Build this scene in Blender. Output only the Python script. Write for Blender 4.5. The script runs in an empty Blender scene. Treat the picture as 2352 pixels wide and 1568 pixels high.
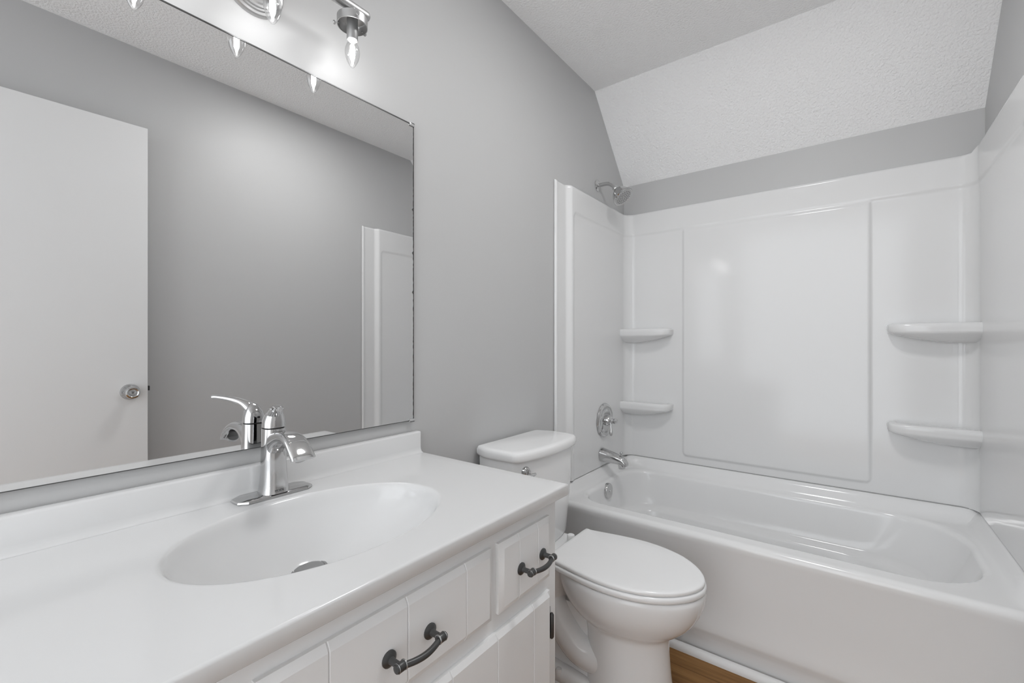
import bpy, bmesh, math, random
import numpy as np
from mathutils import Vector, Matrix

random.seed(4)
S = bpy.context.scene
COL = S.collection
PI = math.pi

# ------------------------------------------------------------------ camera, world, exposure
cam_d = bpy.data.cameras.new('camera')
cam = bpy.data.objects.new('camera', cam_d)
COL.objects.link(cam)
cam.location = (1.063, 0.0, 1.13)
cam.rotation_euler = (math.radians(90), 0, math.radians(37.28))
cam_d.sensor_width = 36.0
cam_d.lens = 36.0 * 1026 / 2352
cam_d.shift_y = 3 / 2352
cam_d.clip_start = 0.01
S.camera = cam

world = bpy.data.worlds.new('world')
S.world = world
world.use_nodes = True
bg = world.node_tree.nodes['Background']
bg.inputs[0].default_value = (0.965, 1.0, 1.035, 1)
bg.inputs[1].default_value = 2.8          # added even fill, let in where the wall behind the camera is omitted

S.view_settings.view_transform = 'Standard'
S.view_settings.look = 'None'
S.view_settings.gamma = 1.0
S.view_settings.use_curve_mapping = False
S.view_settings.exposure = 0.0
BULB = 58.0                              # filament strength
lamp_d = bpy.data.lights.new('added_fill_lamp', 'AREA')      # added fill light without a fixture, unseen above the frame
lamp_d.shape = 'DISK'
lamp_d.size = 0.30
lamp_d.energy = 8.6
lamp = bpy.data.objects.new('added_fill_lamp', lamp_d)
COL.objects.link(lamp)
lamp.location = (0.86, 1.20, 2.42)

# ------------------------------------------------------------------ materials
def mat(name, col, rough=0.5, metal=0.0, spec=0.5, coat=0.0, bump=None):
    m = bpy.data.materials.new(name)
    m.use_nodes = True
    nt = m.node_tree
    b = nt.nodes['Principled BSDF']
    if isinstance(col, (int, float)):
        col = (col, col, col)
    b.inputs['Base Color'].default_value = (*col, 1)
    b.inputs['Roughness'].default_value = rough
    b.inputs['Metallic'].default_value = metal
    b.inputs['Specular IOR Level'].default_value = spec
    b.inputs['Coat Weight'].default_value = coat
    if bump:
        scale, strength, dist, detail = bump
        tc = nt.nodes.new('ShaderNodeTexCoord')
        n = nt.nodes.new('ShaderNodeTexNoise')
        n.inputs['Scale'].default_value = scale
        n.inputs['Detail'].default_value = detail
        bp = nt.nodes.new('ShaderNodeBump')
        bp.inputs['Strength'].default_value = strength
        bp.inputs['Distance'].default_value = dist
        nt.links.new(tc.outputs['Object'], n.inputs['Vector'])
        nt.links.new(n.outputs['Fac'], bp.inputs['Height'])
        nt.links.new(bp.outputs['Normal'], b.inputs['Normal'])
    return m

M_wall = mat('grey_wall_paint', 0.55, 0.45, spec=0.35, bump=(160, 0.06, 0.002, 2))
M_ceil = mat('textured_white_ceiling', 0.95, 0.9, spec=0.1, bump=(115, 0.6, 0.008, 2.5))
M_door = mat('white_door_paint', 0.80, 0.5, spec=0.3)
M_trim = mat('white_trim', 0.80, 0.4)
M_cab = mat('white_cabinet_paint', 0.87, 0.42, spec=0.4)
M_marble = mat('white_cultured_marble', 0.75, 0.12, spec=0.45)
M_acryl = mat('white_acrylic', 0.79, 0.12, spec=0.42)
M_tub = mat('white_tub_acrylic', 0.85, 0.12, spec=0.45)
M_china = mat('white_china', 0.89, 0.07, spec=0.5)
M_seat = mat('white_seat_plastic', 0.90, 0.12, spec=0.45)
M_chrome = mat('chrome', 0.60, 0.07, 1.0)
M_nickel = mat('brushed_nickel', 0.50, 0.42, 1.0)
M_nickel_dark = mat('dark_socket_sleeve', 0.36, 0.5, 0.7)
M_bronze = mat('dark_bronze', 0.085, 0.38, 0.6)
M_bronze_hi = mat('worn_bronze_edge', 0.35, 0.35, 0.8)
M_black = mat('black', 0.02, 0.5)
M_dark = mat('dark_gap', 0.06, 0.6)
M_mirror = mat('mirror_silver', 0.82, 0.0, 1.0)
M_edge = mat('mirror_edge', 0.08, 0.3, 0.3)
M_clip = mat('clear_clip', 0.55, 0.2, 0.3)
M_caulk = mat('caulk_line', 0.42, 0.6)
M_rubber = mat('grey_rubber', 0.10, 0.6)
M_face = mat('grey_spray_face', 0.5, 0.3, 0.6)
M_drain = mat('brushed_drain', 0.36, 0.35, 0.8)
M_letter = mat('grey_lettering', 0.14, 0.5)

def glass_shell():
    m = bpy.data.materials.new('clear_bulb_glass')
    m.use_nodes = True
    nt = m.node_tree
    for n in list(nt.nodes):
        nt.nodes.remove(n)
    out = nt.nodes.new('ShaderNodeOutputMaterial')
    mix = nt.nodes.new('ShaderNodeMixShader')
    tr = nt.nodes.new('ShaderNodeBsdfTransparent')
    tr.inputs[0].default_value = (0.97, 0.97, 0.97, 1)
    gl = nt.nodes.new('ShaderNodeBsdfGlossy')
    gl.inputs['Roughness'].default_value = 0.03
    lw = nt.nodes.new('ShaderNodeLayerWeight')
    lw.inputs['Blend'].default_value = 0.25
    nt.links.new(lw.outputs['Facing'], mix.inputs[0])
    nt.links.new(tr.outputs[0], mix.inputs[1])
    nt.links.new(gl.outputs[0], mix.inputs[2])
    nt.links.new(mix.outputs[0], out.inputs[0])
    return m
M_glass = glass_shell()

def glow():
    m = bpy.data.materials.new('glowing_filament')
    m.use_nodes = True
    nt = m.node_tree
    b = nt.nodes['Principled BSDF']
    b.inputs['Base Color'].default_value = (0, 0, 0, 1)
    b.inputs['Emission Color'].default_value = (1, 1, 1, 1)
    b.inputs['Emission Strength'].default_value = BULB
    return m
M_glow = glow()

def floor_mat():
    m = bpy.data.materials.new('brown_wood_plank')
    m.use_nodes = True
    nt = m.node_tree
    L = nt.links.new
    b = nt.nodes['Principled BSDF']
    b.inputs['Roughness'].default_value = 0.45
    b.inputs['Specular IOR Level'].default_value = 0.15
    tc = nt.nodes.new('ShaderNodeTexCoord')
    br = nt.nodes.new('ShaderNodeTexBrick')
    br.offset = 0.37
    br.inputs['Scale'].default_value = 1.0
    br.inputs['Brick Width'].default_value = 1.22
    br.inputs['Row Height'].default_value = 0.148
    br.inputs['Mortar Size'].default_value = 0.0012
    br.inputs['Color1'].default_value = (0.30, 0.30, 0.30, 1)
    br.inputs['Color2'].default_value = (0.62, 0.62, 0.62, 1)
    br.inputs['Mortar'].default_value = (0, 0, 0, 1)
    mp0 = nt.nodes.new('ShaderNodeMapping')
    mp0.inputs['Location'].default_value = (0.31, 0.028, 0)
    L(tc.outputs['Object'], mp0.inputs['Vector'])
    L(mp0.outputs[0], br.inputs['Vector'])
    mp = nt.nodes.new('ShaderNodeMapping')
    mp.inputs['Scale'].default_value = (2.5, 55, 1)
    L(tc.outputs['Object'], mp.inputs['Vector'])
    n = nt.nodes.new('ShaderNodeTexNoise')
    n.inputs['Scale'].default_value = 1.6
    n.inputs['Detail'].default_value = 6
    n.inputs['Roughness'].default_value = 0.65
    L(mp.outputs[0], n.inputs['Vector'])
    add = nt.nodes.new('ShaderNodeMix')
    add.data_type = 'FLOAT'
    add.inputs[0].default_value = 0.55
    L(br.outputs['Color'], add.inputs[2])
    L(n.outputs['Fac'], add.inputs[3])
    ramp = nt.nodes.new('ShaderNodeValToRGB')
    e = ramp.color_ramp.elements
    e[0].position = 0.18
    e[0].color = (0.075, 0.036, 0.013, 1)
    e[1].position = 0.72
    e[1].color = (0.47, 0.265, 0.115, 1)
    k = ramp.color_ramp.elements.new(0.45)
    k.color = (0.27, 0.14, 0.052, 1)
    L(add.outputs[0], ramp.inputs[0])
    L(ramp.outputs[0], b.inputs['Base Color'])
    return m
M_floor = floor_mat()

# ------------------------------------------------------------------ mesh helpers
class MB:
    def __init__(s):
        s.V = []
        s.F = []
        s.I = []
    def add(s, V, F, mi=0):
        o = len(s.V)
        s.V += [tuple(v) for v in V]
        s.F += [tuple(i + o for i in f) for f in F]
        s.I += [mi] * len(F)
        return s
    def merge(s, o, mi=0):
        return s.add(o.V, o.F, mi)
    def xf(s, M):
        s.V = [tuple(M @ Vector(v)) for v in s.V]
        return s

def base_of(p):
    b = Vector((0, 0, 0))
    while p is not None:
        b = b + p.location
        p = p.parent
    return b

def obj(name, mb, m, parent=None, smooth=True, angle=38):
    me = bpy.data.meshes.new(name)
    b = base_of(parent)
    me.from_pydata([(v[0] - b.x, v[1] - b.y, v[2] - b.z) for v in mb.V], [], mb.F)
    mats = m if isinstance(m, (list, tuple)) else [m]
    for x in mats:
        me.materials.append(x)
    if len(mats) > 1:
        me.polygons.foreach_set('material_index', mb.I)
    bm = bmesh.new()
    bm.from_mesh(me)
    bmesh.ops.remove_doubles(bm, verts=bm.verts, dist=1e-6)
    bmesh.ops.recalc_face_normals(bm, faces=bm.faces)
    bm.to_mesh(me)
    bm.free()
    if smooth:
        me.polygons.foreach_set('use_smooth', [True] * len(me.polygons))
        me.set_sharp_from_angle(angle=math.radians(angle))
    me.update()
    o = bpy.data.objects.new(name, me)
    COL.objects.link(o)
    if parent is not None:
        o.parent = parent
    return o

def tag(o, label=None, cat=None, group=None, kind=None):
    if label: o['label'] = label
    if cat: o['category'] = cat
    if group: o['group'] = group
    if kind: o['kind'] = kind
    return o

def thing(name, loc, label, cat, group=None):
    o = bpy.data.objects.new(name, None)
    o.empty_display_size = 0.05
    COL.objects.link(o)
    o.location = loc
    return tag(o, label, cat, group)

def box(x0, x1, y0, y1, z0, z1, bev=0.0, seg=2):
    bm = bmesh.new()
    vs = [bm.verts.new((x, y, z)) for x in (x0, x1) for y in (y0, y1) for z in (z0, z1)]
    for f in ((0, 1, 3, 2), (4, 6, 7, 5), (0, 4, 5, 1), (2, 3, 7, 6), (0, 2, 6, 4), (1, 5, 7, 3)):
        bm.faces.new([vs[i] for i in f])
    if bev > 0:
        bmesh.ops.bevel(bm, geom=list(bm.edges), offset=bev, segments=seg, profile=0.5, affect='EDGES')
    bm.verts.index_update()
    r = MB().add([v.co[:] for v in bm.verts], [[v.index for v in f.verts] for f in bm.faces])
    bm.free()
    return r

def loft(rings, cap0=True, cap1=True, closed=True):
    n = len(rings[0])
    V = [p for r in rings for p in r]
    F = []
    for i in range(len(rings) - 1):
        for j in range(n if closed else n - 1):
            k = (j + 1) % n
            F.append((i * n + j, i * n + k, (i + 1) * n + k, (i + 1) * n + j))
    if cap0: F.append(tuple(range(n))[::-1])
    if cap1: F.append(tuple(range((len(rings) - 1) * n, len(rings) * n)))
    return MB().add(V, F)

def frame(axis):
    a = Vector(axis).normalized()
    t = Vector((0, 0, 1)) if abs(a.z) < 0.9 else Vector((1, 0, 0))
    u = t.cross(a).normalized()
    return a, u, a.cross(u).normalized()

def lathe(prof, origin=(0, 0, 0), axis=(0, 0, 1), n=32, cap=True):
    a, u, w = frame(axis)
    o = Vector(origin)
    rings = []
    for r, h in prof:
        r = max(r, 1e-5)
        rings.append([o + a * h + (u * math.cos(t) + w * math.sin(t)) * r for t in (2 * PI * i / n for i in range(n))])
    return loft(rings, cap, cap)

def sweep(path, ra, rb=None, n=16, up=(0, 0, 1), power=2.0, cap=True):
    """ra: half size sideways, rb: half size along the up-ish normal; lists or numbers"""
    P = [Vector(p) for p in path]
    N = len(P)
    if rb is None: rb = ra
    ra = ra if isinstance(ra, (list, tuple)) else [ra] * N
    rb = rb if isinstance(rb, (list, tuple)) else [rb] * N
    T = [(P[min(i + 1, N - 1)] - P[max(i - 1, 0)]).normalized() for i in range(N)]
    side = T[0].cross(Vector(up))
    if side.length < 1e-4: side = T[0].cross(Vector((1, 0, 0)))
    side.normalize()
    rings = []
    for i in range(N):
        side = (side - T[i] * side.dot(T[i])).normalized()
        nor = side.cross(T[i]).normalized()
        ring = []
        for j in range(n):
            t = 2 * PI * j / n
            c, s = math.cos(t), math.sin(t)
            e = 2 / power
            cc = math.copysign(abs(c) ** e, c)
            ss = math.copysign(abs(s) ** e, s)
            ring.append(P[i] + side * (ra[i] * cc) + nor * (rb[i] * ss))
        rings.append(ring)
    return loft(rings, cap, cap)

def curve(pts, k=8):
    """Catmull-Rom through points of any dimension"""
    pts = [np.array(p, float) for p in pts]
    out = []
    for i in range(len(pts) - 1):
        p0 = pts[max(i - 1, 0)]
        p1, p2 = pts[i], pts[i + 1]
        p3 = pts[min(i + 2, len(pts) - 1)]
        for j in range(k):
            t = j / k
            out.append(0.5 * (2 * p1 + (p2 - p0) * t + (2 * p0 - 5 * p1 + 4 * p2 - p3) * t * t + (3 * p1 - p0 - 3 * p2 + p3) * t ** 3))
    out.append(pts[-1])
    return out

def rrect(x0, x1, y0, y1, r, z, na=10, ns=10):
    """rounded rectangle ring; r is one radius or (x0y0, x1y0, x1y1, x0y1)"""
    if not isinstance(r, (list, tuple)): r = (r,) * 4
    C = [(x0 + r[0], y0 + r[0], PI, r[0]), (x1 - r[1], y0 + r[1], 1.5 * PI, r[1]),
         (x1 - r[2], y1 - r[2], 0, r[2]), (x0 + r[3], y1 - r[3], 0.5 * PI, r[3])]
    out = []
    for i, (cx, cy, a, rr) in enumerate(C):
        for k in range(na + 1):
            t = a + 0.5 * PI * k / na
            out.append((cx + rr * math.cos(t), cy + rr * math.sin(t)))
        nx = C[(i + 1) % 4]
        q0 = out[-1]
        q1 = (nx[0] + nx[3] * math.cos(nx[2]), nx[1] + nx[3] * math.sin(nx[2]))
        for k in range(1, ns):
            f = k / ns
            out.append((q0[0] + (q1[0] - q0[0]) * f, q0[1] + (q1[1] - q0[1]) * f))
    return [(x, y, z) for x, y in out]

def text_mb(s, size, M, depth=0.0002):
    cu = bpy.data.curves.new('t', 'FONT')
    cu.body = s
    cu.size = size
    cu.align_x = 'CENTER'
    cu.align_y = 'CENTER'
    cu.extrude = depth
    o = bpy.data.objects.new('t', cu)
    COL.objects.link(o)
    bpy.context.view_layer.update()
    me = o.evaluated_get(bpy.context.evaluated_depsgraph_get()).to_mesh()
    mb = MB().add([M @ v.co for v in me.vertices], [list(p.vertices) for p in me.polygons])
    o.to_mesh_clear()
    bpy.data.objects.remove(o)
    bpy.data.curves.remove(cu)
    return mb

def sm(a, b, x):
    t = np.clip((x - a) / (b - a), 0, 1)
    return t * t * (3 - 2 * t)

# ------------------------------------------------------------------ room shell
W, YB, ZC = 1.472, 2.478, 2.435      # right wall, back wall, flat ceiling
YF = -1.2                           # shell lengthened behind the camera and left open to even out the fill
YS, ZS = 2.105, 2.038                # where the slope starts, where it meets the back wall
T = 0.10

def struct(name, mb, m, **k):
    return tag(obj(name, mb, m, smooth=False, **k), kind='structure')

struct('floor', box(-T, W + T, -1.6, YB + T, -0.06, 0.0), M_floor)
def side_wall(xa, xb):
    prof = [(YF, 0), (YB, 0), (YB, ZS), (YS, ZC), (YF, ZC)]
    return loft([[(xa, y, z) for y, z in prof], [(xb, y, z) for y, z in prof]])
struct('wall_left', side_wall(-T, 0.0), M_wall)
struct('wall_right', side_wall(W, W + T), M_wall)
struct('wall_back', box(-T, W + T, YB, YB + T, 0, ZS), M_wall)
struct('ceiling', box(-T, W + T, YF - T, YS, ZC, ZC + T), M_ceil)
sl = [(YS, ZC), (YB, ZS), (YB + T, ZS), (YB + T, ZS + T), (YS, ZC + T)]
o = struct('ceiling_slope', loft([[(-T, y, z) for y, z in sl], [(W + T, y, z) for y, z in sl]]), M_ceil)
# door leaf, open against the right wall (seen in the mirror)
hinge = Vector((1.418, -0.016, 0))
d_dir = Vector((1.390 - 1.418, 0.585 + 0.02, 0)).normalized()
d_n = Vector((-d_dir.y, d_dir.x, 0))       # towards the room (-x)
def dpt(a, n, z):
    p = hinge + d_dir * a + d_n * n
    return (p.x, p.y, z)
DW = 0.603
leaf = box(0, DW, -0.035, 0, 0.012, 2.06, 0.0015, 1)
leaf.V = [dpt(*v) for v in leaf.V]
door = tag(obj('door_1', leaf, M_door, smooth=False), kind='structure')
kp = Vector(dpt(0.543, 0, 0.922))
ros = obj('door_knob_rosette', lathe([(0.0335, 0), (0.0335, 0.004), (0.030, 0.009), (0.018, 0.012), (0.014, 0.013)], kp, d_n, 36), M_chrome, door)
obj('door_knob', lathe([(0.013, 0.010), (0.0125, 0.022), (0.019, 0.030), (0.0255, 0.040), (0.0265, 0.050), (0.024, 0.057),
                        (0.0185, 0.060), (0.0165, 0.058), (0.013, 0.0565), (0.005, 0.058)], kp, d_n, 36), M_chrome, door)
obj('privacy_pin', lathe([(0.0025, 0.056), (0.0025, 0.0592), (0.001, 0.0597)], kp, d_n, 12), M_black, door)
obj('rosette_screw', lathe([(0.0042, 0.004), (0.0042, 0.0098), (0.002, 0.0102)], kp - d_dir * 0.024, d_n, 14), M_nickel_dark, door)
lt = box(DW, DW + 0.009, -0.024, -0.012, 0.922, 0.942, 0.001, 1)
lt.V = [dpt(*v) for v in lt.V]
obj('latch_bolt', lt, M_black, door)
for z in (0.25, 1.80):
    h = lathe([(0.006, 0), (0.006, 0.09)], dpt(-0.004, 0.004, z), (0, 0, 1), 12)
    obj('door_hinge', h, M_nickel, door)

# trims: quarter round along the tub
q = [(1.697, 0.0)] + [(1.697 - 0.021 * math.cos(a) ** 0.8 if a < PI / 2 else 1.697, 0.024 * math.sin(a)) for a in [PI / 2 * i / 8 for i in range(9)]]
mb = loft([[(0.003, y, z) for y, z in q], [(W - 0.003, y, z) for y, z in q]])
tag(obj('trim_1', mb, M_trim), kind='structure')
struct('baseboard_right', box(W - 0.012, W, 0.0, 1.66, 0, 0.085, 0.003), M_trim)
struct('baseboard_left', box(0, 0.012, 0.925, 1.66, 0, 0.085, 0.003), M_trim)

# ------------------------------------------------------------------ vanity cabinet
XF = 0.508
CY0, CY1, CZ1 = -0.003, 0.897, 0.7725
van = thing('vanity_cabinet', (0.25, 0.447, 0), 'white painted grooved-board vanity cabinet under the sink countertop', 'cabinet')
mb = box(0.490, XF, CY0, CY1, 0.095, CZ1, 0.0015, 2)            # face frame
mb.merge(box(0.004, 0.491, CY1 - 0.016, CY1, 0.095, CZ1))        # ends, floor, back: open at the top for the bowl
mb.merge(box(0.004, 0.491, CY0, CY0 + 0.016, 0.095, CZ1))
mb.merge(box(0.004, 0.491, CY0 + 0.016, CY1 - 0.016, 0.095, 0.110))
mb.merge(box(0.004, 0.010, CY0 + 0.016, CY1 - 0.016, 0.110, CZ1))
mb.merge(box(0.430, 0.445, CY0 + 0.002, CY1 - 0.002, 0.001, 0.096))
mb.merge(box(0.004, 0.430, CY1 - 0.016, CY1 - 0.001, 0.001, 0.096))
mb.merge(box(0.004, 0.430, CY0 + 0.001, CY0 + 0.016, 0.001, 0.096))
obj('cabinet_box', mb, M_cab, van)

def panel(y0, y1, z0, z1, xb, xf, ch, grooves, chx=0.006, gd=0.0022, gw=0.0016):
    """board with a wide chamfer round its front and vertical v-grooves"""
    ys = [y0, y0 + ch] + [v for g in grooves for v in (g - gw, g - 0.0006, g + 0.0006, g + gw)] + [y1 - ch, y1]
    zs = [z0, z0 + ch, z1 - ch, z1]
    V = []
    for z in zs:
        for y in ys:
            edge = (z in (z0, z1)) or (y in (y0, y1))
            x = xf - (chx if edge else 0)
            if any(abs(y - g) < 0.001 for g in grooves): x -= gd if not edge else gd * 0.4
            V.append((x, y, z))
    n = len(ys)
    F = [(r * n + c, r * n + c + 1, (r + 1) * n + c + 1, (r + 1) * n + c) for r in range(3) for c in range(n - 1)]
    mb = MB().add(V, F)
    rim = [r for r in ([i for i in range(n)] + [n * k + n - 1 for k in (1, 2, 3)] + [3 * n + i for i in range(n - 2, -1, -1)] + [2 * n, n])]
    o = len(mb.V)
    mb.V += [(xb, mb.V[i][1], mb.V[i][2]) for i in rim]
    m = len(rim)
    for k in range(m):
        mb.F.append((rim[k], rim[(k + 1) % m], o + (k + 1) % m, o + k))
        mb.I.append(0)
    mb.F.append(tuple(range(o, o + m)))
    mb.I.append(0)
    return mb

XD = 0.521
def handle(y, z, parent):
    x = XD
    mb = MB()
    hs = 0.040
    for s in (-1, 1):
        mb.merge(lathe([(0.0125, 0), (0.0125, 0.002), (0.0095, 0.0045), (0.0058, 0.006), (0.0050, 0.010), (0.0050, 0.026)], (x, y + s * hs, z), (1, 0, 0), 20))
        mb.merge(lathe([(0.0062, -0.008), (0.0070, -0.006), (0.0070, 0.006), (0.0058, 0.0085), (0.002, 0.0092)], (x + 0.027, y + s * hs, z), (0, s, 0), 18))
    path = [(x + 0.027 + 0.008 * math.cos(t * PI / 2) - 0.0008, y + t * hs, z - 0.0025 * math.cos(t * PI / 2)) for t in [i / 10 for i in range(-10, 11)]]
    mb.merge(sweep(path, [0.0046 + 0.0004 * math.cos(i / 10 * PI / 2) for i in range(-10, 11)], n=14))
    h = obj('handle', mb, M_bronze, parent)
    for s in (-1, 1):
        rg = MB()
        rg.merge(lathe([(0.0066, -0.0079), (0.0076, -0.0072), (0.0076, -0.0058), (0.0066, -0.0052)], (x + 0.027, y + s * hs, z), (0, s, 0), 18))
        rg.merge(lathe([(0.0066, 0.0048), (0.0074, 0.0056), (0.0066, 0.0066)], (x + 0.027, y + s * hs, z), (0, s, 0), 18))
        obj('handle_ring', rg, M_bronze_hi, parent)
    return h
dz0, dz1 = 0.600, 0.738
d = obj('drawer', panel(0.676, 0.860, dz0, dz1, XF, XD, 0.012, (0.738, 0.806)), M_cab, van, angle=20)
handle(0.768 + 0.015, 0.6655, d)
d = obj('drawer_front', panel(0.230, 0.655, dz0, dz1, XF, XD, 0.012, (0.319, 0.449, 0.580)), M_cab, van, angle=20)
handle(0.453, 0.6655, d)
d = obj('drawer', panel(0.034, 0.210, dz0, dz1, XF, XD, 0.012, (0.09, 0.155)), M_cab, van, angle=20)
handle(0.122, 0.6655, d)
for y0, y1, gr, hy in ((0.452, 0.862, (0.545, 0.668, 0.790), 0.862), (0.032, 0.442, (0.104, 0.226, 0.349), 0.032)):
    d = obj('cabinet_door', panel(y0, y1, 0.118, 0.5675, XF, XD, 0.010, gr), M_cab, van, angle=20)
    for z in (0.19, 0.457):
        s = 1 if hy > 0.4 else -1
        mb = lathe([(0.003, -0.004), (0.0055, 0), (0.0055, 0.050), (0.003, 0.054)], (XF + 0.007, hy + s * 0.008, z), (0, 0, 1), 14)
        mb.merge(box(XF, XF + 0.003, min(hy + s * 0.004, hy + s * 0.008), max(hy + s * 0.004, hy + s * 0.008), z - 0.006, z + 0.068))
        obj('hinge', mb, M_bronze, d)

# ------------------------------------------------------------------ vanity countertop with integral bowl
top = thing('vanity_countertop', (0.27, 0.454, 0.774), 'white cultured marble countertop with oval sink bowl and backsplash', 'countertop')
TX0, TX1, TY0, TY1, TZ = 0.004, 0.534, -0.004, 0.913, 0.80
bcx, bcy, bax, bay = 0.280, 0.450, 0.166, 0.243
angs = [2 * PI * i / 144 for i in range(144)]
for cx_, cy_ in ((TX0, TY0), (TX1, TY0), (TX1, TY1), (TX0, TY1)):
    a = math.atan2(cy_ - bcy, cx_ - bcx) % (2 * PI)
    k = min(range(144), key=lambda i: abs(angs[i] - a))
    angs[k] = a
def to_rect(a, ins, drop):
    c, s = math.cos(a), math.sin(a)
    ts = []
    if c > 1e-9: ts.append((TX1 - bcx) / c)
    if c < -1e-9: ts.append((TX0 - bcx) / c)
    if s > 1e-9: ts.append((TY1 - bcy) / s)
    if s < -1e-9: ts.append((TY0 - bcy) / s)
    t = min(ts)
    x, y = bcx + c * t, bcy + s * t
    x = min(max(x, TX0 + ins), TX1 - ins)
    y = min(max(y, TY0 + ins), TY1 - ins)
    return (x, y, TZ - drop)
def ell(a, t):
    c, s = math.cos(a), math.sin(a)
    r = 1 / math.sqrt((c / bax) ** 2 + (s / bay) ** 2)
    return r * t * c, r * t * s
drain_c = Vector((0.190, 0.470))
rings = []
DEP = 0.128
TS = [0.13, 0.16, 0.2, 0.26, 0.32, 0.4, 0.48, 0.56, 0.64, 0.71, 0.77, 0.82, 0.86, 0.89, 0.915, 0.935, 0.955, 0.97, 0.985, 1.0, 1.015, 1.03, 1.045, 1.06]
def bowl_z(t):
    d = DEP * (1 - min(t / 1.02, 1.0) ** 2.3) ** 0.85
    w = min(1.0, max(0.0, (1.06 - t) / 0.13))      # soft lip
    return TZ - d * w * w * (3 - 2 * w) if t > 0.93 else TZ - d
for t in TS:
    ring = []
    for a in angs:
        dx, dy = ell(a, t)
        k = max(0.0, 1 - t) ** 1.3
        ring.append((bcx + dx + (drain_c.x - bcx) * k, bcy + dy + (drain_c.y - bcy) * k, bowl_z(t)))
    rings.append(ring)
R = 0.0045
def mixring(f):
    out = []
    for a in angs:
        dx, dy = ell(a, 1.06)
        e = to_rect(a, R, 0)
        out.append((bcx + dx + (e[0] - bcx - dx) * f, bcy + dy + (e[1] - bcy - dy) * f, TZ))
    return out
rings += [mixring(f) for f in (0.15, 0.35, 0.6, 0.85)]
for k in range(7):
    b = PI / 2 * k / 6
    rings.append([to_rect(a, R - R * math.sin(b), R - R * math.cos(b)) for a in angs])
rings.append([to_rect(a, 0, 0.0245) for a in angs])
rings.append([to_rect(a, 0.002, 0.0265) for a in angs])
rings.append([to_rect(a, 0.03, 0.0265) for a in angs])
obj('countertop_slab', loft(rings, False, False), M_marble, top, angle=60)
# underside shell of the bowl is hidden in the cabinet; backsplash
bs = [(0.004, 0.8005), (0.004, 0.862), (0.018, 0.862), (0.0212, 0.8607), (0.0225, 0.8575), (0.0225, 0.815), (0.0238, 0.808), (0.0275, 0.8025), (0.034, 0.8002)]
obj('backsplash', loft([[(x, y, z) for x, z in bs] for y in (TY0, TY1 - 0.003)]), M_marble, top, angle=50)
zb = TZ - DEP
mb = lathe([(0.0345, 0.0005), (0.0345, 0.003), (0.030, 0.0042), (0.0285, 0.003), (0.0285, 0.001)], (drain_c.x, drain_c.y, zb + 0.0005), (0, 0, 1), 36)
dr = obj('drain', mb, M_drain, top)
obj('drain_stopper', lathe([(0.0275, 0.001), (0.0275, 0.004), (0.020, 0.006), (0.006, 0.0068), (0.001, 0.0068)], (drain_c.x, drain_c.y, zb + 0.0008), (0, 0, 1), 36), M_drain, dr)

# ------------------------------------------------------------------ faucet
fc = thing('faucet', (0.058, 0.461, 0.80), 'chrome single-lever faucet on a long base plate behind the sink bowl', 'faucet')
FX, FY = 0.058, 0.461
def plate(hx, hy, z, c):
    # long plate with clipped ends
    pts = [(-hx, -hy + c), (-hx * 0.55, -hy), (hx * 0.55, -hy), (hx, -hy + c), (hx, hy - c), (hx * 0.55, hy), (-hx * 0.55, hy), (-hx, hy - c)]
    return [(FX + x, FY + y, z) for x, y in pts]
obj('base_plate', loft([plate(0.029, 0.078, 0.8005, 0.016), plate(0.030, 0.079, 0.802, 0.016), plate(0.029, 0.078, 0.8055, 0.016), plate(0.026, 0.073, 0.8075, 0.015)]), M_chrome, fc, angle=30)
def fring(hx, hy, z, p=2.5, dx=0.0):
    return [(FX + dx + hx * math.copysign(abs(math.cos(t)) ** (2 / p), math.cos(t)), FY + hy * math.copysign(abs(math.sin(t)) ** (2 / p), math.sin(t)), z)
            for t in [2 * PI * i / 32 for i in range(32)]]
prof = curve([(0.030, 0.0295, 0.8075), (0.0275, 0.027, 0.822), (0.0245, 0.0245, 0.855), (0.0232, 0.0236, 0.89), (0.0225, 0.0226, 0.92), (0.0225, 0.0222, 0.9445)], 5)
body = loft([fring(a, b, z, 2.7) for a, b, z in prof] + [fring(0.021, 0.0207, 0.9455, 2.7)])
bodyo = obj('body', body, M_chrome, fc, angle=50)
sp = curve([(0.060, 0.905, 0.021, 0.024), (0.082, 0.921, 0.0205, 0.018), (0.108, 0.931, 0.0205, 0.013), (0.134, 0.931, 0.022, 0.0105), (0.158, 0.922, 0.0235, 0.009), (0.178, 0.9045, 0.0245, 0.0075), (0.185, 0.895, 0.0245, 0.0065)], 6)
obj('spout', sweep([(x, FY, z) for x, z, a, b in sp], [p[2] for p in sp], [p[3] for p in sp], 24, power=3.2), M_chrome, fc, angle=45)
obj('aerator', lathe([(0.0125, -0.002), (0.0125, 0.004), (0.011, 0.005)], (0.174, FY, 0.8965), (0.6, 0, -0.8), 20), M_nickel, fc)
hp = curve([(0.0215, 0.0222, 0.9475, 0), (0.0215, 0.0215, 0.960, 0), (0.0190, 0.0178, 0.973, 0.0015), (0.0150, 0.0128, 0.983, 0.005), (0.008, 0.007, 0.989, 0.008), (0.001, 0.001, 0.9915, 0.009)], 5)
hm = loft([fring(a, b, z, 2.5, dx) for a, b, z, dx in hp])
lv = curve([(0.052, 0.4625, 0.966, 0.0170, 0.014), (0.074, 0.456, 0.982, 0.0135, 0.011), (0.098, 0.448, 0.9925, 0.0105, 0.0078), (0.130, 0.436, 0.9985, 0.0085, 0.0058), (0.160, 0.4245, 1.001, 0.0075, 0.0052), (0.173, 0.4195, 1.0005, 0.0072, 0.0052), (0.1745, 0.419, 1.0005, 0.006, 0.004)], 6)
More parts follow.
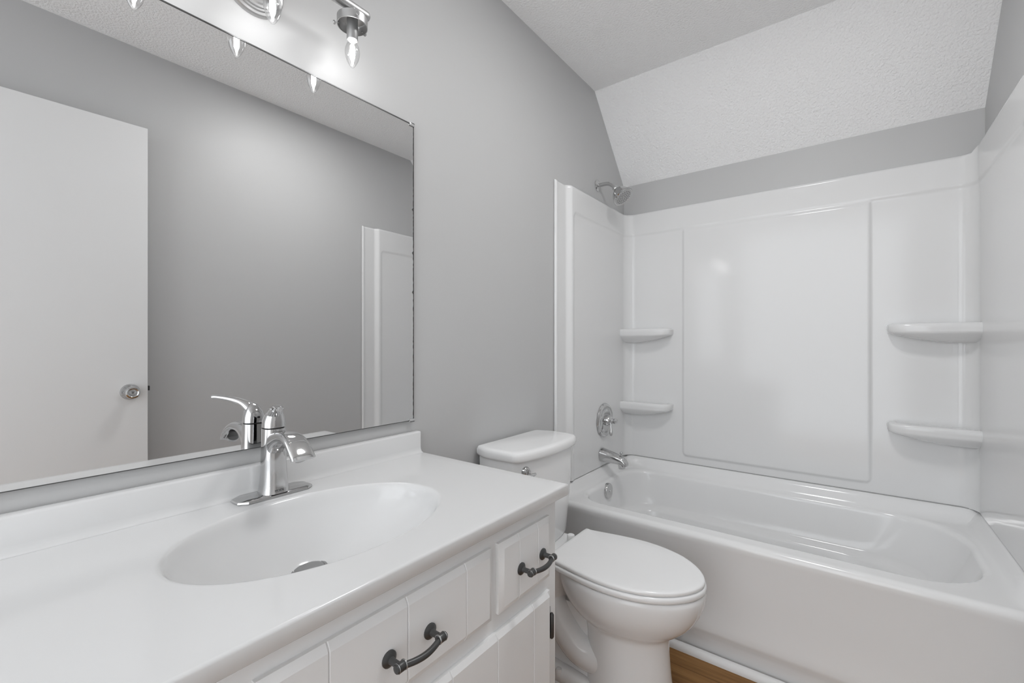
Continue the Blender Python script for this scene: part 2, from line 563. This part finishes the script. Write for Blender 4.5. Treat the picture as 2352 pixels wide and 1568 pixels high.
hm.merge(sweep([p[:3] for p in lv], [p[3] for p in lv], [p[4] for p in lv], 24, power=2.3))
hd = obj('lever_handle', hm, M_chrome, fc, angle=50)
obj('handle_gap', loft([fring(0.0195, 0.0195, 0.9445, 2.7), fring(0.0195, 0.0195, 0.9485, 2.7)]), M_dark, fc)
obj('set_screw', lathe([(0.0022, 0), (0.0022, 0.0022)], (FX - 0.0222, FY + 0.002, 0.960), (-1, 0, 0), 12), M_black, hd)
# maker's lettering low on the front of the body
ry = Matrix.Translation((FX + 0.0297, FY - 0.001, 0.8145)) @ Matrix.Rotation(math.radians(12), 4, 'Y').inverted() @ Matrix(((0, 0, 1, 0), (1, 0, 0, 0), (0, 1, 0, 0), (0, 0, 0, 1)))
obj('lettering', text_mb('MOEN', 0.0066, ry), M_letter, bodyo, smooth=False)

# ------------------------------------------------------------------ wall mirror
MX = 0.0085
MY0, MY1, MZ0, MZ1 = -0.012, 0.8955, 0.896, 1.787
mir = thing('wall_mirror', (0.004, 0.44, 0.896), 'large frameless wall mirror above the vanity backsplash', 'mirror')
mb = MB()
mb.merge(box(0.0025, MX, MY0, MY1, MZ0, MZ1), 1)
for i, f in enumerate(mb.F):
    if all(abs(mb.V[k][0] - MX) < 1e-6 for k in f): mb.I[i] = 0
obj('mirror_glass', mb, [M_mirror, M_edge], mir, smooth=False)
# worn silvering along the right and bottom edges
V, F = [], []
n = 150
for i in range(n + 1):
    z = MZ0 + (MZ1 - MZ0) * i / n
    w = 0.0026 + 0.0016 * random.random() + (0.005 * random.random() if random.random() < 0.08 else 0)
    V += [(MX + 0.0002, MY1 - w, z), (MX + 0.0002, MY1, z), (MX - 0.0002, MY1 - w, z), (MX - 0.0002, MY1, z)]
for i in range(n):
    a = 4 * i
    F += [(a, a + 1, a + 5, a + 4), (a + 2, a + 6, a + 7, a + 3), (a, a + 4, a + 6, a + 2), (a + 1, a + 3, a + 7, a + 5)]
F += [(0, 2, 3, 1), (4 * n, 4 * n + 1, 4 * n + 3, 4 * n + 2)]
obj('worn_edge', MB().add(V, F), M_edge, mir, smooth=False)
mb = box(0.0025, MX + 0.0004, MY0, MY1, MZ0, MZ0 + 0.0016)
obj('bottom_edge', mb, M_edge, mir, smooth=False)
mb = box(0.002, MX + 0.0012, MY0, MY1, MZ1 - 0.0015, MZ1 + 0.0018, 0.0005, 1)
obj('top_edge', mb, M_edge, mir, smooth=False)
for yc in (0.886, 0.02):
    for z, s in ((MZ1, 1), (MZ0, -1)):
        mb = box(0.001, MX + 0.004, yc - 0.0095, yc + 0.0095, min(z, z + s * 0.004), max(z, z + s * 0.004), 0.001, 2)
        mb.merge(box(MX + 0.001, MX + 0.004, yc - 0.0095, yc + 0.0095, min(z + s * 0.004, z - s * 0.006), max(z + s * 0.004, z - s * 0.006), 0.0012, 2))
        obj('mirror_clip', mb, M_clip, mir)

# ------------------------------------------------------------------ vanity light
LX = 0.098
LY = (0.253, 0.4405, 0.628)
vl = thing('vanity_light', (0.0, 0.4405, 1.93), 'brushed nickel bar light with three bare candle bulbs above the mirror', 'light fixture')
obj('backplate', lathe([(0.066, 0.001), (0.066, 0.006), (0.063, 0.010), (0.058, 0.011), (0.0565, 0.015), (0.053, 0.0155), (0.0515, 0.019), (0.047, 0.0195), (0.044, 0.023), (0.012, 0.0255), (0.001, 0.0255)], (0, 0.4405, 1.925), (1, 0, 0), 64), M_nickel, vl)
BX, BZ = 0.095, 1.946
mb = lathe([(0.001, 0), (0.008, 0.001), (0.0115, 0.005), (0.012, 0.012), (0.012, 0.460), (0.0115, 0.467), (0.008, 0.471), (0.001, 0.472)], (BX, 0.4405 - 0.236, BZ), (0, 1, 0), 28)
obj('crossbar', mb, M_nickel, vl)
obj('bar_stem', lathe([(0.014, 0.020), (0.010, 0.03), (0.010, 0.092)], (0, 0.4405, 1.932), (1, 0, 0.10), 20), M_nickel, vl)
for y in LY:
    # open ring that once held a shade
    rz0, rz1, ro = 1.897, 1.917, 0.0355
    ring = lathe([(ro - 0.0016, 0), (ro, 0.0006), (ro, rz1 - rz0), (ro - 0.004, rz1 - rz0 + 0.003), (0.013, rz1 - rz0 + 0.004), (0.013, rz1 - rz0 + 0.002), (ro - 0.004, rz1 - rz0 + 0.0012), (ro - 0.0016, rz1 - rz0 - 0.002)], (LX, y, rz0), (0, 0, 1), 40, cap=False)
    n = 40
    k = len(ring.V) // n
    ring.F += [((k - 1) * n + j, (k - 1) * n + (j + 1) % n, (j + 1) % n, j) for j in range(n)]
    ring.I += [0] * n
    ring.merge(sweep([(BX, y, BZ), (LX, y, BZ - 0.012), (LX, y, 1.918)], 0.009, n=14))
    sh = obj('shade_holder', ring, M_nickel, vl)
    for a in (-2.4, -0.3, 1.8):
        c = Vector((math.cos(a), math.sin(a), 0))
        p = Vector((LX, y, 1.905)) + c * (ro - 0.004)
        mb = lathe([(0.0015, 0), (0.0015, 0.009), (0.0045, 0.0095), (0.0045, 0.013), (0.002, 0.0135)], p, c, 12)
        obj('thumb_screw', mb, M_nickel_dark, sh)
    obj('socket_sleeve', lathe([(0.0125, 0.0), (0.0130, -0.001), (0.0130, -0.052), (0.0122, -0.0535), (0.0115, -0.052), (0.0115, -0.04)], (LX, y, 1.917), (0, 0, 1), 28), M_nickel_dark, vl)
    # candle bulb: clear shell, screw collar, glowing filament
    bp = curve([(0.0062, 0.0), (0.0085, -0.006), (0.0135, -0.016), (0.0172, -0.028), (0.0172, -0.038), (0.0145, -0.050), (0.0095, -0.061), (0.0045, -0.0685), (0.001, -0.0715)], 4)
    bulb = obj('light_bulb', lathe([(r, h) for r, h in bp], (LX, y, 1.8675), (0, 0, 1), 28, cap=False), M_glass, vl)
    obj('bulb_collar', lathe([(0.0105, 0.006), (0.0112, 0.004), (0.0112, -0.003), (0.0085, -0.006), (0.006, -0.006)], (LX, y, 1.8675), (0, 0, 1), 24), M_trim, bulb)
    obj('filament', lathe([(0.002, -0.012), (0.0052, -0.018), (0.0060, -0.03), (0.0058, -0.046), (0.0025, -0.055), (0.0005, -0.060)], (LX, y, 1.8675), (0, 0, 1), 10), M_glow, bulb)

# ------------------------------------------------------------------ bathtub
tub = thing('bathtub', (0.74, 2.08, 0), 'white alcove bathtub with plain apron along the back wall', 'bathtub')
X0, X1, Y0, Y1 = 0.006, W - 0.006, 1.70, YB - 0.02
RZ = 0.435
NA, NS = 10, 14
def riser(x, y):
    """deck turns up towards the three walls"""
    dd = min(x - X0, X1 - x, Y1 - y)
    f = float(sm(0.055, 0.012, dd)) * float(sm(Y0 + 0.015, Y0 + 0.14, y))
    return 0.052 * f
def outer(ins, z, rise=True):
    return [(x, y, z + (riser(x, y) if rise else 0)) for x, y, _ in rrect(X0 + (0.0 if rise else 0), X1, Y0 + ins, Y1, (0.02, 0.02, 0.05, 0.05), z, NA, NS)]
R3 = []
# apron from the floor up
R3.append(rrect(X0, X1, Y0 + 0.012, Y1, 0.02, 0.002, NA, NS))
R3.append(rrect(X0, X1, Y0 + 0.012, Y1, 0.02, 0.060, NA, NS))
R3.append(rrect(X0, X1, Y0 + 0.008, Y1, 0.02, 0.072, NA, NS))
R3.append(rrect(X0, X1, Y0 + 0.001, Y1, 0.02, 0.088, NA, NS))
R3.append(rrect(X0, X1, Y0 - 0.001, Y1, 0.02, 0.100, NA, NS))
R3.append(rrect(X0, X1, Y0 + 0.003, Y1, 0.02, 0.120, NA, NS))
R3.append(rrect(X0, X1, Y0 + 0.006, Y1, 0.02, 0.200, NA, NS))
R3.append(rrect(X0, X1, Y0 + 0.004, Y1, 0.02, 0.385, NA, NS))
R3.append(rrect(X0, X1, Y0 + 0.001, Y1, 0.02, 0.400, NA, NS))
for k in range(6):
    b = PI / 2 * k / 5
    ins = 0.020 * (1 - math.cos(b))
    R3.append([(x, y, RZ - 0.020 + 0.020 * math.sin(b) + riser(x, y)) for x, y, _ in rrect(X0, X1, Y0 + ins, Y1, (0.02, 0.02, 0.05, 0.05), 0, NA, NS)])
# deck inwards
IX0, IX1, IY0, IY1 = 0.082, 1.385, 1.785, 2.392
def deck(f):
    a = rrect(X0, X1, Y0 + 0.02, Y1, (0.02, 0.02, 0.05, 0.05), 0, NA, NS)
    b = rrect(IX0 - 0.018, IX1 + 0.018, IY0 - 0.018, IY1 + 0.018, (0.13, 0.22, 0.24, 0.15), 0, NA, NS)
    out = []
    for p, q in zip(a, b):
        x, y = p[0] + (q[0] - p[0]) * f, p[1] + (q[1] - p[1]) * f
        out.append((x, y, RZ + riser(x, y)))
    return out
for f in (0.12, 0.25, 0.4, 0.55, 0.7, 0.85, 1.0):
    R3.append(deck(f))
rr = (0.12, 0.21, 0.23, 0.14)
def basin(i0, i1, j0, j1, z, k=1.0):
    return rrect(IX0 + i0, IX1 - i1, IY0 + j0, IY1 - j1, [r * k for r in rr], z, NA, NS)
for k in range(1, 6):
    b = PI / 2 * k / 5
    s, c = math.sin(b), math.cos(b)
    o_ = -0.018 + 0.020 * s
    R3.append(basin(o_, o_, o_, o_, RZ - 0.022 * (1 - c)))
R3.append(basin(0.006, 0.020, 0.008, 0.008, 0.37))
R3.append(basin(0.012, 0.050, 0.016, 0.018, 0.31))
R3.append(basin(0.016, 0.075, 0.022, 0.026, 0.272))
R3.append(basin(0.020, 0.085, 0.026, 0.032, 0.262))
R3.append(basin(0.032, 0.105, 0.040, 0.048, 0.256))
R3.append(basin(0.044, 0.125, 0.052, 0.062, 0.250))
R3.append(basin(0.050, 0.135, 0.058, 0.068, 0.240))
R3.append(basin(0.060, 0.180, 0.070, 0.080, 0.160, 0.9))
R3.append(basin(0.085, 0.230, 0.095, 0.105, 0.105, 0.8))
R3.append(basin(0.130, 0.280, 0.140, 0.150, 0.090, 0.65))
R3.append(basin(0.300, 0.450, 0.230, 0.240, 0.085, 0.3))
obj('tub_shell', loft(R3, False, True), M_tub, tub, angle=50)
for xa, xb in ((0.003, 0.0125), (W - 0.0125, W - 0.003)):
    obj('tub_flange', box(xa, xb, Y0 + 0.006, Y0 + 0.20, 0.40, 0.4876, 0.002), M_tub, tub)
OV = Vector((IX0 + 0.004, 2.075, 0.388))
axo = Vector((1, 0, 0.06)).normalized()
ov = obj('overflow_plate', lathe([(0.038, -0.004), (0.038, 0.009), (0.036, 0.012), (0.008, 0.0135), (0.001, 0.0135)], OV, axo, 40), M_chrome, tub)
obj('plate_screw', lathe([(0.004, 0.013), (0.004, 0.0155), (0.002, 0.016)], OV, axo, 14), M_chrome, ov)

# ------------------------------------------------------------------ tub surround: one moulded wall lining
sur = thing('shower_surround', (0.74, YB - 0.01, 0.47), 'white glossy moulded wall surround with corner shelves above the bathtub', 'shower surround')
FD = 0.017                     # the moulded field stands proud of the front nailing flange
PX0, PX1, PYB, PY0 = 0.008, W - 0.008, YB - 0.004, 1.705
RC = 0.072
SZ0, SZ1 = 0.4885, 1.862
La = PYB - RC - PY0
Lc = RC * PI / 2
Lb = PX1 - PX0 - 2 * RC
def path(s):
    if s < La: return (PX0, PY0 + s, 1, 0)
    s -= La
    if s < Lc:
        a = s / RC
        return (PX0 + RC - RC * math.cos(a), PYB - RC + RC * math.sin(a), math.cos(a), -math.sin(a))
    s -= Lc
    if s < Lb: return (PX0 + RC + s, PYB, 0, -1)
    s -= Lb
    if s < Lc:
        a = s / RC
        return (PX1 - RC + RC * math.sin(a), PYB - RC + RC * math.cos(a), -math.sin(a), -math.cos(a))
    s -= Lc
    return (PX1, PYB - RC - s, -1, 0)
LT = 2 * La + 2 * Lc + Lb
def spaced(bounds, fine, coarse, lo, hi):
    out = [lo]
    while out[-1] < hi - 1e-6:
        p = out[-1]
        near = min(abs(p - b) for b in bounds)
        out.append(min(hi, p + (fine if near < 0.03 else coarse)))
    return out
sb0 = La + Lc + (0.343 - PX0 - RC)
sb1 = La + Lc + (1.127 - PX0 - RC)
ss = spaced([0.0, 0.02, 0.10, 0.13, La, La + Lc, sb0, sb1, La + Lc + Lb, LT - La, LT - 0.10, LT - 0.13, LT], 0.0035, 0.02, 0.0, LT)
zs = spaced([SZ0 + 0.02, 0.53, 1.65, 1.70, 1.745, SZ1], 0.0035, 0.022, SZ0, SZ1)
def sdf_rect(x, z, x0, x1, z0, z1, r):
    cx, cz = (x0 + x1) / 2, (z0 + z1) / 2
    qx = abs(x - cx) - (x1 - x0) / 2 + r
    qz = abs(z - cz) - (z1 - z0) / 2 + r
    return math.hypot(max(qx, 0), max(qz, 0)) + min(max(qx, qz), 0) - r
def hgt(s, z):
    # flat front flange, then the moulded field; top band a little prouder than the field
    e = min(s, LT - s)
    h = 0.022 * float(sm(0.088, 0.118, e))
    d1 = sdf_rect(s, z, 0.128, LT - 0.128, SZ0 - 0.5, 1.745, 0.03)
    h -= 0.005 * float(sm(0.004, -0.014, d1))
    # raised centre panel on the long wall, fading out below the top band
    d2 = sdf_rect(s, z, sb0, sb1, 0.528, 1.80, 0.022)
    h += 0.009 * float(sm(0.005, -0.009, d2)) * float(sm(1.744, 1.722, z))
    # rolled front edges
    h += 0.006 * float(sm(0.018, 0.010, e)) - 0.004 * float(sm(0.005, 0.0, e))
    h -= 0.006 * float(sm(SZ1 - 0.008, SZ1, z))
    return h
def topz(s, z):
    # the right end panel stands a little taller than the rest
    return z + 0.022 * max(0.0, (z - 1.76) / (SZ1 - 1.76)) * float(sm(La + Lc + Lb + Lc * 0.45, La + Lc + Lb + Lc * 0.75, s))
V = []
for z in zs:
    for s in ss:
        x, y, nx, ny = path(s)
        h = hgt(s, z)
        V.append((x + nx * h, y + ny * h, topz(s, z)))
n = len(ss)
F = [(r * n + c, r * n + c + 1, (r + 1) * n + c + 1, (r + 1) * n + c) for r in range(len(zs) - 1) for c in range(n - 1)]
mb = MB().add(V, F)
# close the top and the two front edges back to the walls
def wallpt(s):
    x, y, nx, ny = path(s)
    return (0.002 if nx == 1 else W - 0.002 if nx == -1 else min(max(x, 0.002), W - 0.002) if ny == -1 else (x - nx * 0.006), y if abs(nx) == 1 else (YB - 0.002 if ny == -1 else y - ny * 0.002))
o0 = len(mb.V)
topr = [(len(zs) - 1) * n + c for c in range(n)]
mb.V += [(*wallpt(s), topz(s, SZ1)) for s in ss]
for c in range(n - 1):
    mb.F.append((topr[c], topr[c + 1], o0 + c + 1, o0 + c)); mb.I.append(0)
for c, xw in ((0, 0.002), (n - 1, W - 0.002)):
    o1 = len(mb.V)
    mb.V += [(xw, PY0, topz(0.0 if c == 0 else LT, z)) for z in zs]
    for r in range(len(zs) - 1):
        mb.F.append((r * n + c, (r + 1) * n + c, o1 + r + 1, o1 + r)); mb.I.append(0)
obj('wall_panel', mb, M_acryl, sur, angle=70)

def shelf(side, z):
    ax, ay = 0.268, 0.092
    cx = PX0 + FD if side > 0 else PX1 - FD
    yb = PYB - FD
    n = 40
    def ring(k, zz, grow=0.0):
        out = []
        p = 5.0
        for i in range(n + 1):
            t = PI / 2 * i / n
            c, s_ = math.cos(t), math.sin(t)
            out.append((cx + side * (ax * k + grow) * c ** (2 / p), yb - (ay * k + grow) * s_ ** (2 / p), zz))
        out.append((cx - side * 0.004, yb - (ay * k + grow), zz))
        out.append((cx - side * 0.004, yb + 0.004, zz))
        out.append((cx + side * (ax * k + grow), yb + 0.004, zz))
        return out
    prof = [(0.30, -0.078, 0), (0.50, -0.070, 0), (0.70, -0.060, 0), (0.84, -0.050, 0), (0.94, -0.042, 0), (0.985, -0.036, 0), (1, -0.031, -0.0015), (1, -0.022, 0.000), (1, -0.012, 0.0005), (1, -0.006, -0.001), (1, -0.002, -0.004), (0.985, 0.000, -0.008), (0.94, -0.001, -0.012), (0.90, -0.004, -0.012), (0.5, -0.005, 0)]
    return loft([ring(k, z + dz, g) for k, dz, g in prof])
for side in (1, -1):
    for z in (1.196, 0.790):
        obj('shelf', shelf(side, z + 0.012), M_acryl, sur, angle=50)
# dark bead of caulk where the lining meets the tub
pth = []
for i in range(61):
    s = La * 0.62 + (LT - La * 1.1 - La * 0.62) * i / 60
    x, y, nx, ny = path(s)
    pth.append((x + nx * (FD + 0.0012), y + ny * (FD + 0.0012), SZ0 + 0.0006))
obj('caulk_line', sweep(pth, 0.0018, n=8), M_caulk, sur)

# ------------------------------------------------------------------ shower fittings on the left end of the surround
SY = 2.135
hd_t = thing('wall_shower', (0, SY, 1.953), 'chrome shower head on a bent arm above the surround', 'shower head')
obj('wall_flange', lathe([(0.030, 0.0005), (0.030, 0.003), (0.024, 0.008), (0.012, 0.012), (0.0105, 0.012)], (0, SY, 1.953), (1, 0, 0), 32), M_chrome, hd_t)
ap = [p for p in curve([(0.004, 1.953), (0.04, 1.953), (0.065, 1.949), (0.085, 1.937), (0.101, 1.919)], 6)]
obj('shower_arm', sweep([(x, SY, z) for x, z in ap], 0.0098, n=18), M_chrome, hd_t)
A = Vector((0.64, -0.05, -0.77)).normalized()
O = Vector((0.096, SY, 1.924))
obj('swivel_nut', lathe([(0.011, 0), (0.0135, 0.002), (0.0135, 0.012), (0.012, 0.014), (0.0145, 0.016), (0.0145, 0.022), (0.011, 0.026)], O, A, 20), M_chrome, hd_t)
sh_b = obj('spray_head', lathe([(0.013, 0.018), (0.022, 0.023), (0.033, 0.034), (0.042, 0.048), (0.0485, 0.062), (0.053, 0.069), (0.0545, 0.072), (0.0545, 0.077), (0.051, 0.080), (0.0455, 0.0790)], O, A, 40), M_chrome, hd_t)
fo = O + A * 0.0797
obj('spray_face', lathe([(0.0458, -0.002), (0.0458, 0.0008), (0.043, 0.0016), (0.001, 0.0022)], fo, A, 36), M_face, sh_b)
a_, u_, w_ = frame(A)
mb = MB()
for rad, k, ph in ((0.009, 6, 0), (0.018, 11, 0.3), (0.027, 16, 0.1), (0.036, 20, 0.2)):
    for i in range(k):
        t = 2 * PI * i / k + ph
        mb.merge(lathe([(0.0021, 0.0008), (0.0021, 0.0030), (0.0008, 0.0034)], fo + u_ * math.cos(t) * rad + w_ * math.sin(t) * rad, A, 8))
tag(obj('spray_nozzles', mb, M_rubber, sh_b), kind='stuff')

vz = thing('shower_valve', (PX0 + FD, 2.166, 0.724), 'chrome round shower valve with hanging lever on the surround', 'shower valve')
VO = (PX0 + FD + 0.0004, 2.162, 0.724)
obj('escutcheon', lathe([(0.088, 0.001), (0.0885, 0.004), (0.084, 0.011), (0.074, 0.015), (0.064, 0.013), (0.060, 0.010), (0.054, 0.013), (0.040, 0.015), (0.030, 0.016)], VO, (1, 0, 0), 64), M_chrome, vz)
obj('valve_hub', lathe([(0.029, 0.013), (0.029, 0.020), (0.027, 0.032), (0.020, 0.042), (0.014, 0.047), (0.0125, 0.056), (0.0145, 0.060), (0.0145, 0.066), (0.010, 0.071), (0.002, 0.073)], VO, (1, 0, 0), 36), M_chrome, vz)
lp = curve([(0.064, 2.158, 0.724, 0.0085), (0.068, 2.152, 0.711, 0.0052), (0.071, 2.149, 0.696, 0.0046), (0.073, 2.147, 0.678, 0.0068), (0.073, 2.146, 0.662, 0.0088), (0.073, 2.146, 0.652, 0.0068), (0.073, 2.146, 0.648, 0.002)], 4)
obj('valve_lever', sweep([p[:3] for p in lp], [p[3] for p in lp], n=14, up=(1, 0, 0)), M_chrome, vz)

ts = thing('tub_spout', (PX0 + FD, 2.135, 0.54), 'chrome tub spout with diverter knob just above the tub deck', 'tub spout')
spp = curve([(0.0255, 0.549, 0.035, 0.036), (0.05, 0.546, 0.0325, 0.033), (0.09, 0.541, 0.029, 0.028), (0.118, 0.536, 0.0265, 0.024), (0.138, 0.530, 0.0245, 0.0215), (0.152, 0.519, 0.0215, 0.017), (0.156, 0.508, 0.0185, 0.0135)], 5)
mb = sweep([(x, SY, z) for x, z, a, b in spp], [p[2] for p in spp], [p[3] for p in spp], 26, power=2.3)
mb.merge(sweep([(0.132, SY, 0.526), (0.136, SY, 0.510), (0.138, SY, 0.494)], [0.021, 0.0205, 0.020], [0.018, 0.0175, 0.017], 22))
obj('spout_body', mb, M_chrome, ts)
obj('diverter_knob', lathe([(0.0035, -0.004), (0.0035, 0.013), (0.0075, 0.016), (0.0085, 0.021), (0.0065, 0.026), (0.001, 0.028)], (0.132, SY, 0.551), (0.08, 0, 1), 18), M_chrome, ts)

# ------------------------------------------------------------------ toilet
TYc = 1.356
to = thing('toilet', (0.40, TYc, 0), 'white two-piece toilet with closed elongated lid between vanity and bathtub', 'toilet')
half = curve([(0.725, 0), (0.7215, 0.025), (0.705, 0.062), (0.67, 0.104), (0.62, 0.139), (0.56, 0.160), (0.50, 0.168), (0.44, 0.166), (0.38, 0.157), (0.33, 0.147), (0.295, 0.140), (0.276, 0.142)], 5)
half = [tuple(p) for p in half] + [(0.2725, 0.139), (0.271, 0.12), (0.271, 0.06)]
OUT = [(x, y) for x, y in half] + [(0.271, 0.0)] + [(x, -y) for x, y in reversed(half[1:])]
def inner(k, z):
    return [(0.49 + (x - 0.49) * k, TYc + y * k, z) for x, y in OUT]
def outline(grow, z, xs=0.0, back=None):
    cx, cy = 0.49, 0.0
    out = []
    for x, y in OUT:
        dx, dy = x - cx, y
        L = math.hypot(dx / 0.24, dy / 0.165)
        nx, ny = dx / 0.24 ** 2, dy / 0.165 ** 2
        ln = math.hypot(nx, ny) or 1
        px, py = x + grow * nx / ln + xs, y + grow * ny / ln
        if back is not None: px = max(px, back)
        out.append((px, TYc + py, z))
    return out
# lid
obj('toilet_lid', loft([outline(-0.006, 0.4265), outline(-0.001, 0.4275), outline(0.0, 0.430), outline(0.0, 0.4345), outline(-0.002, 0.4375), outline(-0.006, 0.4392), inner(0.93, 0.4398), inner(0.75, 0.4410), inner(0.5, 0.4416), inner(0.2, 0.4419)]), M_seat, to, angle=55)
obj('toilet_seat', loft([outline(-0.004, 0.4065), outline(0.002, 0.4075), outline(0.004, 0.411), outline(0.004, 0.419), outline(0.002, 0.4235), outline(-0.004, 0.4252), inner(0.7, 0.4252)]), M_seat, to, angle=55)
for s in (-1, 1):
    mb = lathe([(0.015, 0.0), (0.015, 0.022), (0.012, 0.027), (0.001, 0.029)], (0.245, TYc + s * 0.075, 0.402), (0, 0, 1), 20)
    obj('seat_hinge', mb, M_seat, to)
# bowl: egg shaped sections from the foot to the rim
def egg(xb, xf, hw, z, xm=None, p=2.0):
    xm = xm if xm is not None else xb + (xf - xb) * 0.46
    out = []
    for i in range(48):
        t = 2 * PI * i / 48
        c, s = math.cos(t), math.sin(t)
        e = 2 / p
        cc = math.copysign(abs(c) ** e, c)
        s2 = math.copysign(abs(s) ** e, s)
        x = xm + (xf - xm) * cc if c > 0 else xm + (xm - xb) * cc
        out.append((x, TYc + hw * s2, z))
    return out
secs = [  # xb, xf, hw, z
    (0.352, 0.652, 0.120, 0.000), (0.352, 0.650, 0.119, 0.012), (0.357, 0.640, 0.112, 0.03), (0.362, 0.630, 0.104, 0.10), (0.362, 0.624, 0.100, 0.17),
    (0.360, 0.622, 0.100, 0.215), (0.352, 0.626, 0.102, 0.240), (0.338, 0.640, 0.110, 0.255), (0.315, 0.662, 0.127, 0.272), (0.292, 0.690, 0.147, 0.300),
    (0.272, 0.7125, 0.163, 0.335), (0.262, 0.7245, 0.1705, 0.368), (0.260, 0.7275, 0.1725, 0.388), (0.262, 0.7265, 0.171, 0.398), (0.268, 0.722, 0.167, 0.4035), (0.290, 0.70, 0.15, 0.4055)]
dense = curve(secs, 3)
mb = loft([egg(a, b, h, z) for a, b, h, z in dense])
# deck that carries the tank
dk = [(0.030, 0.290, 0.10, 0.255), (0.026, 0.300, 0.125, 0.30), (0.024, 0.31, 0.142, 0.345), (0.022, 0.32, 0.148, 0.378), (0.024, 0.32, 0.146, 0.392), (0.032, 0.31, 0.138, 0.397)]
mb.merge(loft([egg(a, b, h, z, p=3.5) for a, b, h, z in curve(dk, 3)]))
# rear foot and the curled trapway on both flanks
ft = [(0.10, 0.46, 0.112, 0.0), (0.10, 0.46, 0.111, 0.018), (0.11, 0.455, 0.104, 0.030), (0.13, 0.45, 0.085, 0.045), (0.14, 0.45, 0.062, 0.10), (0.14, 0.45, 0.058, 0.27)]
mb.merge(loft([egg(a, b, h, z, p=2.6) for a, b, h, z in curve(ft, 3)]))
for s in (-1, 1):
    tp = curve([(0.520, s * 0.010, 0.180, 0.046), (0.455, s * 0.036, 0.140, 0.050), (0.400, s * 0.050, 0.122, 0.050), (0.345, s * 0.060, 0.142, 0.050), (0.290, s * 0.060, 0.196, 0.050), (0.245, s * 0.058, 0.258, 0.052), (0.200, s * 0.055, 0.285, 0.052), (0.160, s * 0.052, 0.262, 0.050), (0.142, s * 0.050, 0.190, 0.048), (0.140, s * 0.050, 0.10, 0.048), (0.142, s * 0.052, 0.02, 0.050)], 5)
    mb.merge(sweep([(p[0], TYc + p[1], p[2]) for p in tp], [p[3] for p in tp], n=24, up=(0, 1, 0)))
    tp = curve([(0.42, s * 0.070, 0.020, 0.030), (0.36, s * 0.076, 0.035, 0.032), (0.30, s * 0.080, 0.040, 0.034), (0.24, s * 0.076, 0.040, 0.036), (0.18, s * 0.062, 0.035, 0.036)], 5)
    mb.merge(sweep([(p[0], TYc + p[1], p[2]) for p in tp], [p[3] * 0.9 for p in tp], n=20, up=(0, 1, 0)))
obj('toilet_bowl', mb, M_china, to, angle=60)
for s in (-1, 1):
    obj('bolt_cap', lathe([(0.0125, 0.0), (0.0125, 0.012), (0.009, 0.020), (0.001, 0.0225)], (0.300, TYc + s * 0.100, 0.046), (0, 0, 1), 20), M_seat, to)
# tank
def tring(xb, xs, xf, hwb, hw, z, n=24):
    """back straight, sides to xs, bowed front to xf"""
    pts = [(xb, -hwb), (xb, hwb)]
    side = curve([(xb, hwb), (xb + 0.05, hw * 0.985), ((xb + xs) / 2 + 0.02, hw), (xs, hw * 0.985)], 5)
    fr = [(xs + (xf - xs) * math.cos(PI / 2 * (1 - 2 * i / n)) ** 0.9 if 0 < i < n else xs, hw * 0.985 * math.cos(PI * i / n) if True else 0) for i in range(n + 1)]
    out = [(p[0], p[1]) for p in side[:-1]] + [(max(x, xs), y) for x, y in fr] + [(p[0], -p[1]) for p in reversed(side[:-1])]
    out += [(xb, -hwb * 0.5), (xb, 0), (xb, hwb * 0.5)]
    return [(x, TYc + y, z) for x, y in out]
tk = [(0.035, 0.135, 0.180, 0.135, 0.150, 0.383), (0.026, 0.150, 0.193, 0.148, 0.165, 0.390), (0.022, 0.158, 0.200, 0.155, 0.174, 0.41), (0.020, 0.166, 0.210, 0.166, 0.187, 0.55), (0.018, 0.172, 0.218, 0.172, 0.194, 0.728), (0.019, 0.171, 0.217, 0.171, 0.193, 0.736)]
obj('tank', loft([tring(*v) for v in tk]), M_china, to, angle=60)
ld = [(0.016, 0.174, 0.222, 0.174, 0.197, 0.7365), (0.013, 0.180, 0.231, 0.179, 0.204, 0.7385), (0.012, 0.182, 0.234, 0.180, 0.206, 0.745), (0.012, 0.182, 0.234, 0.180, 0.206, 0.758), (0.014, 0.180, 0.231, 0.178, 0.204, 0.766), (0.018, 0.175, 0.225, 0.174, 0.199, 0.770), (0.028, 0.163, 0.211, 0.163, 0.187, 0.772)]
obj('tank_lid', loft([tring(*v) for v in ld]), M_china, to, angle=60)
LO = Vector((0.196, TYc - 0.148, 0.703))
fl = obj('flush_lever', lathe([(0.017, 0.0), (0.017, 0.006), (0.014, 0.012), (0.009, 0.015), (0.009, 0.022), (0.001, 0.023)], LO, (1, -0.25, 0), 28), M_chrome, to)
lvp = curve([(0.214, TYc - 0.185, 0.692, 0.006), (0.220, TYc - 0.160, 0.692, 0.0065), (0.222, TYc - 0.140, 0.692, 0.006), (0.222, TYc - 0.122, 0.692, 0.0045)], 4)
obj('lever_arm', sweep([p[:3] for p in lvp], [p[3] for p in lvp], n=14), M_chrome, fl)
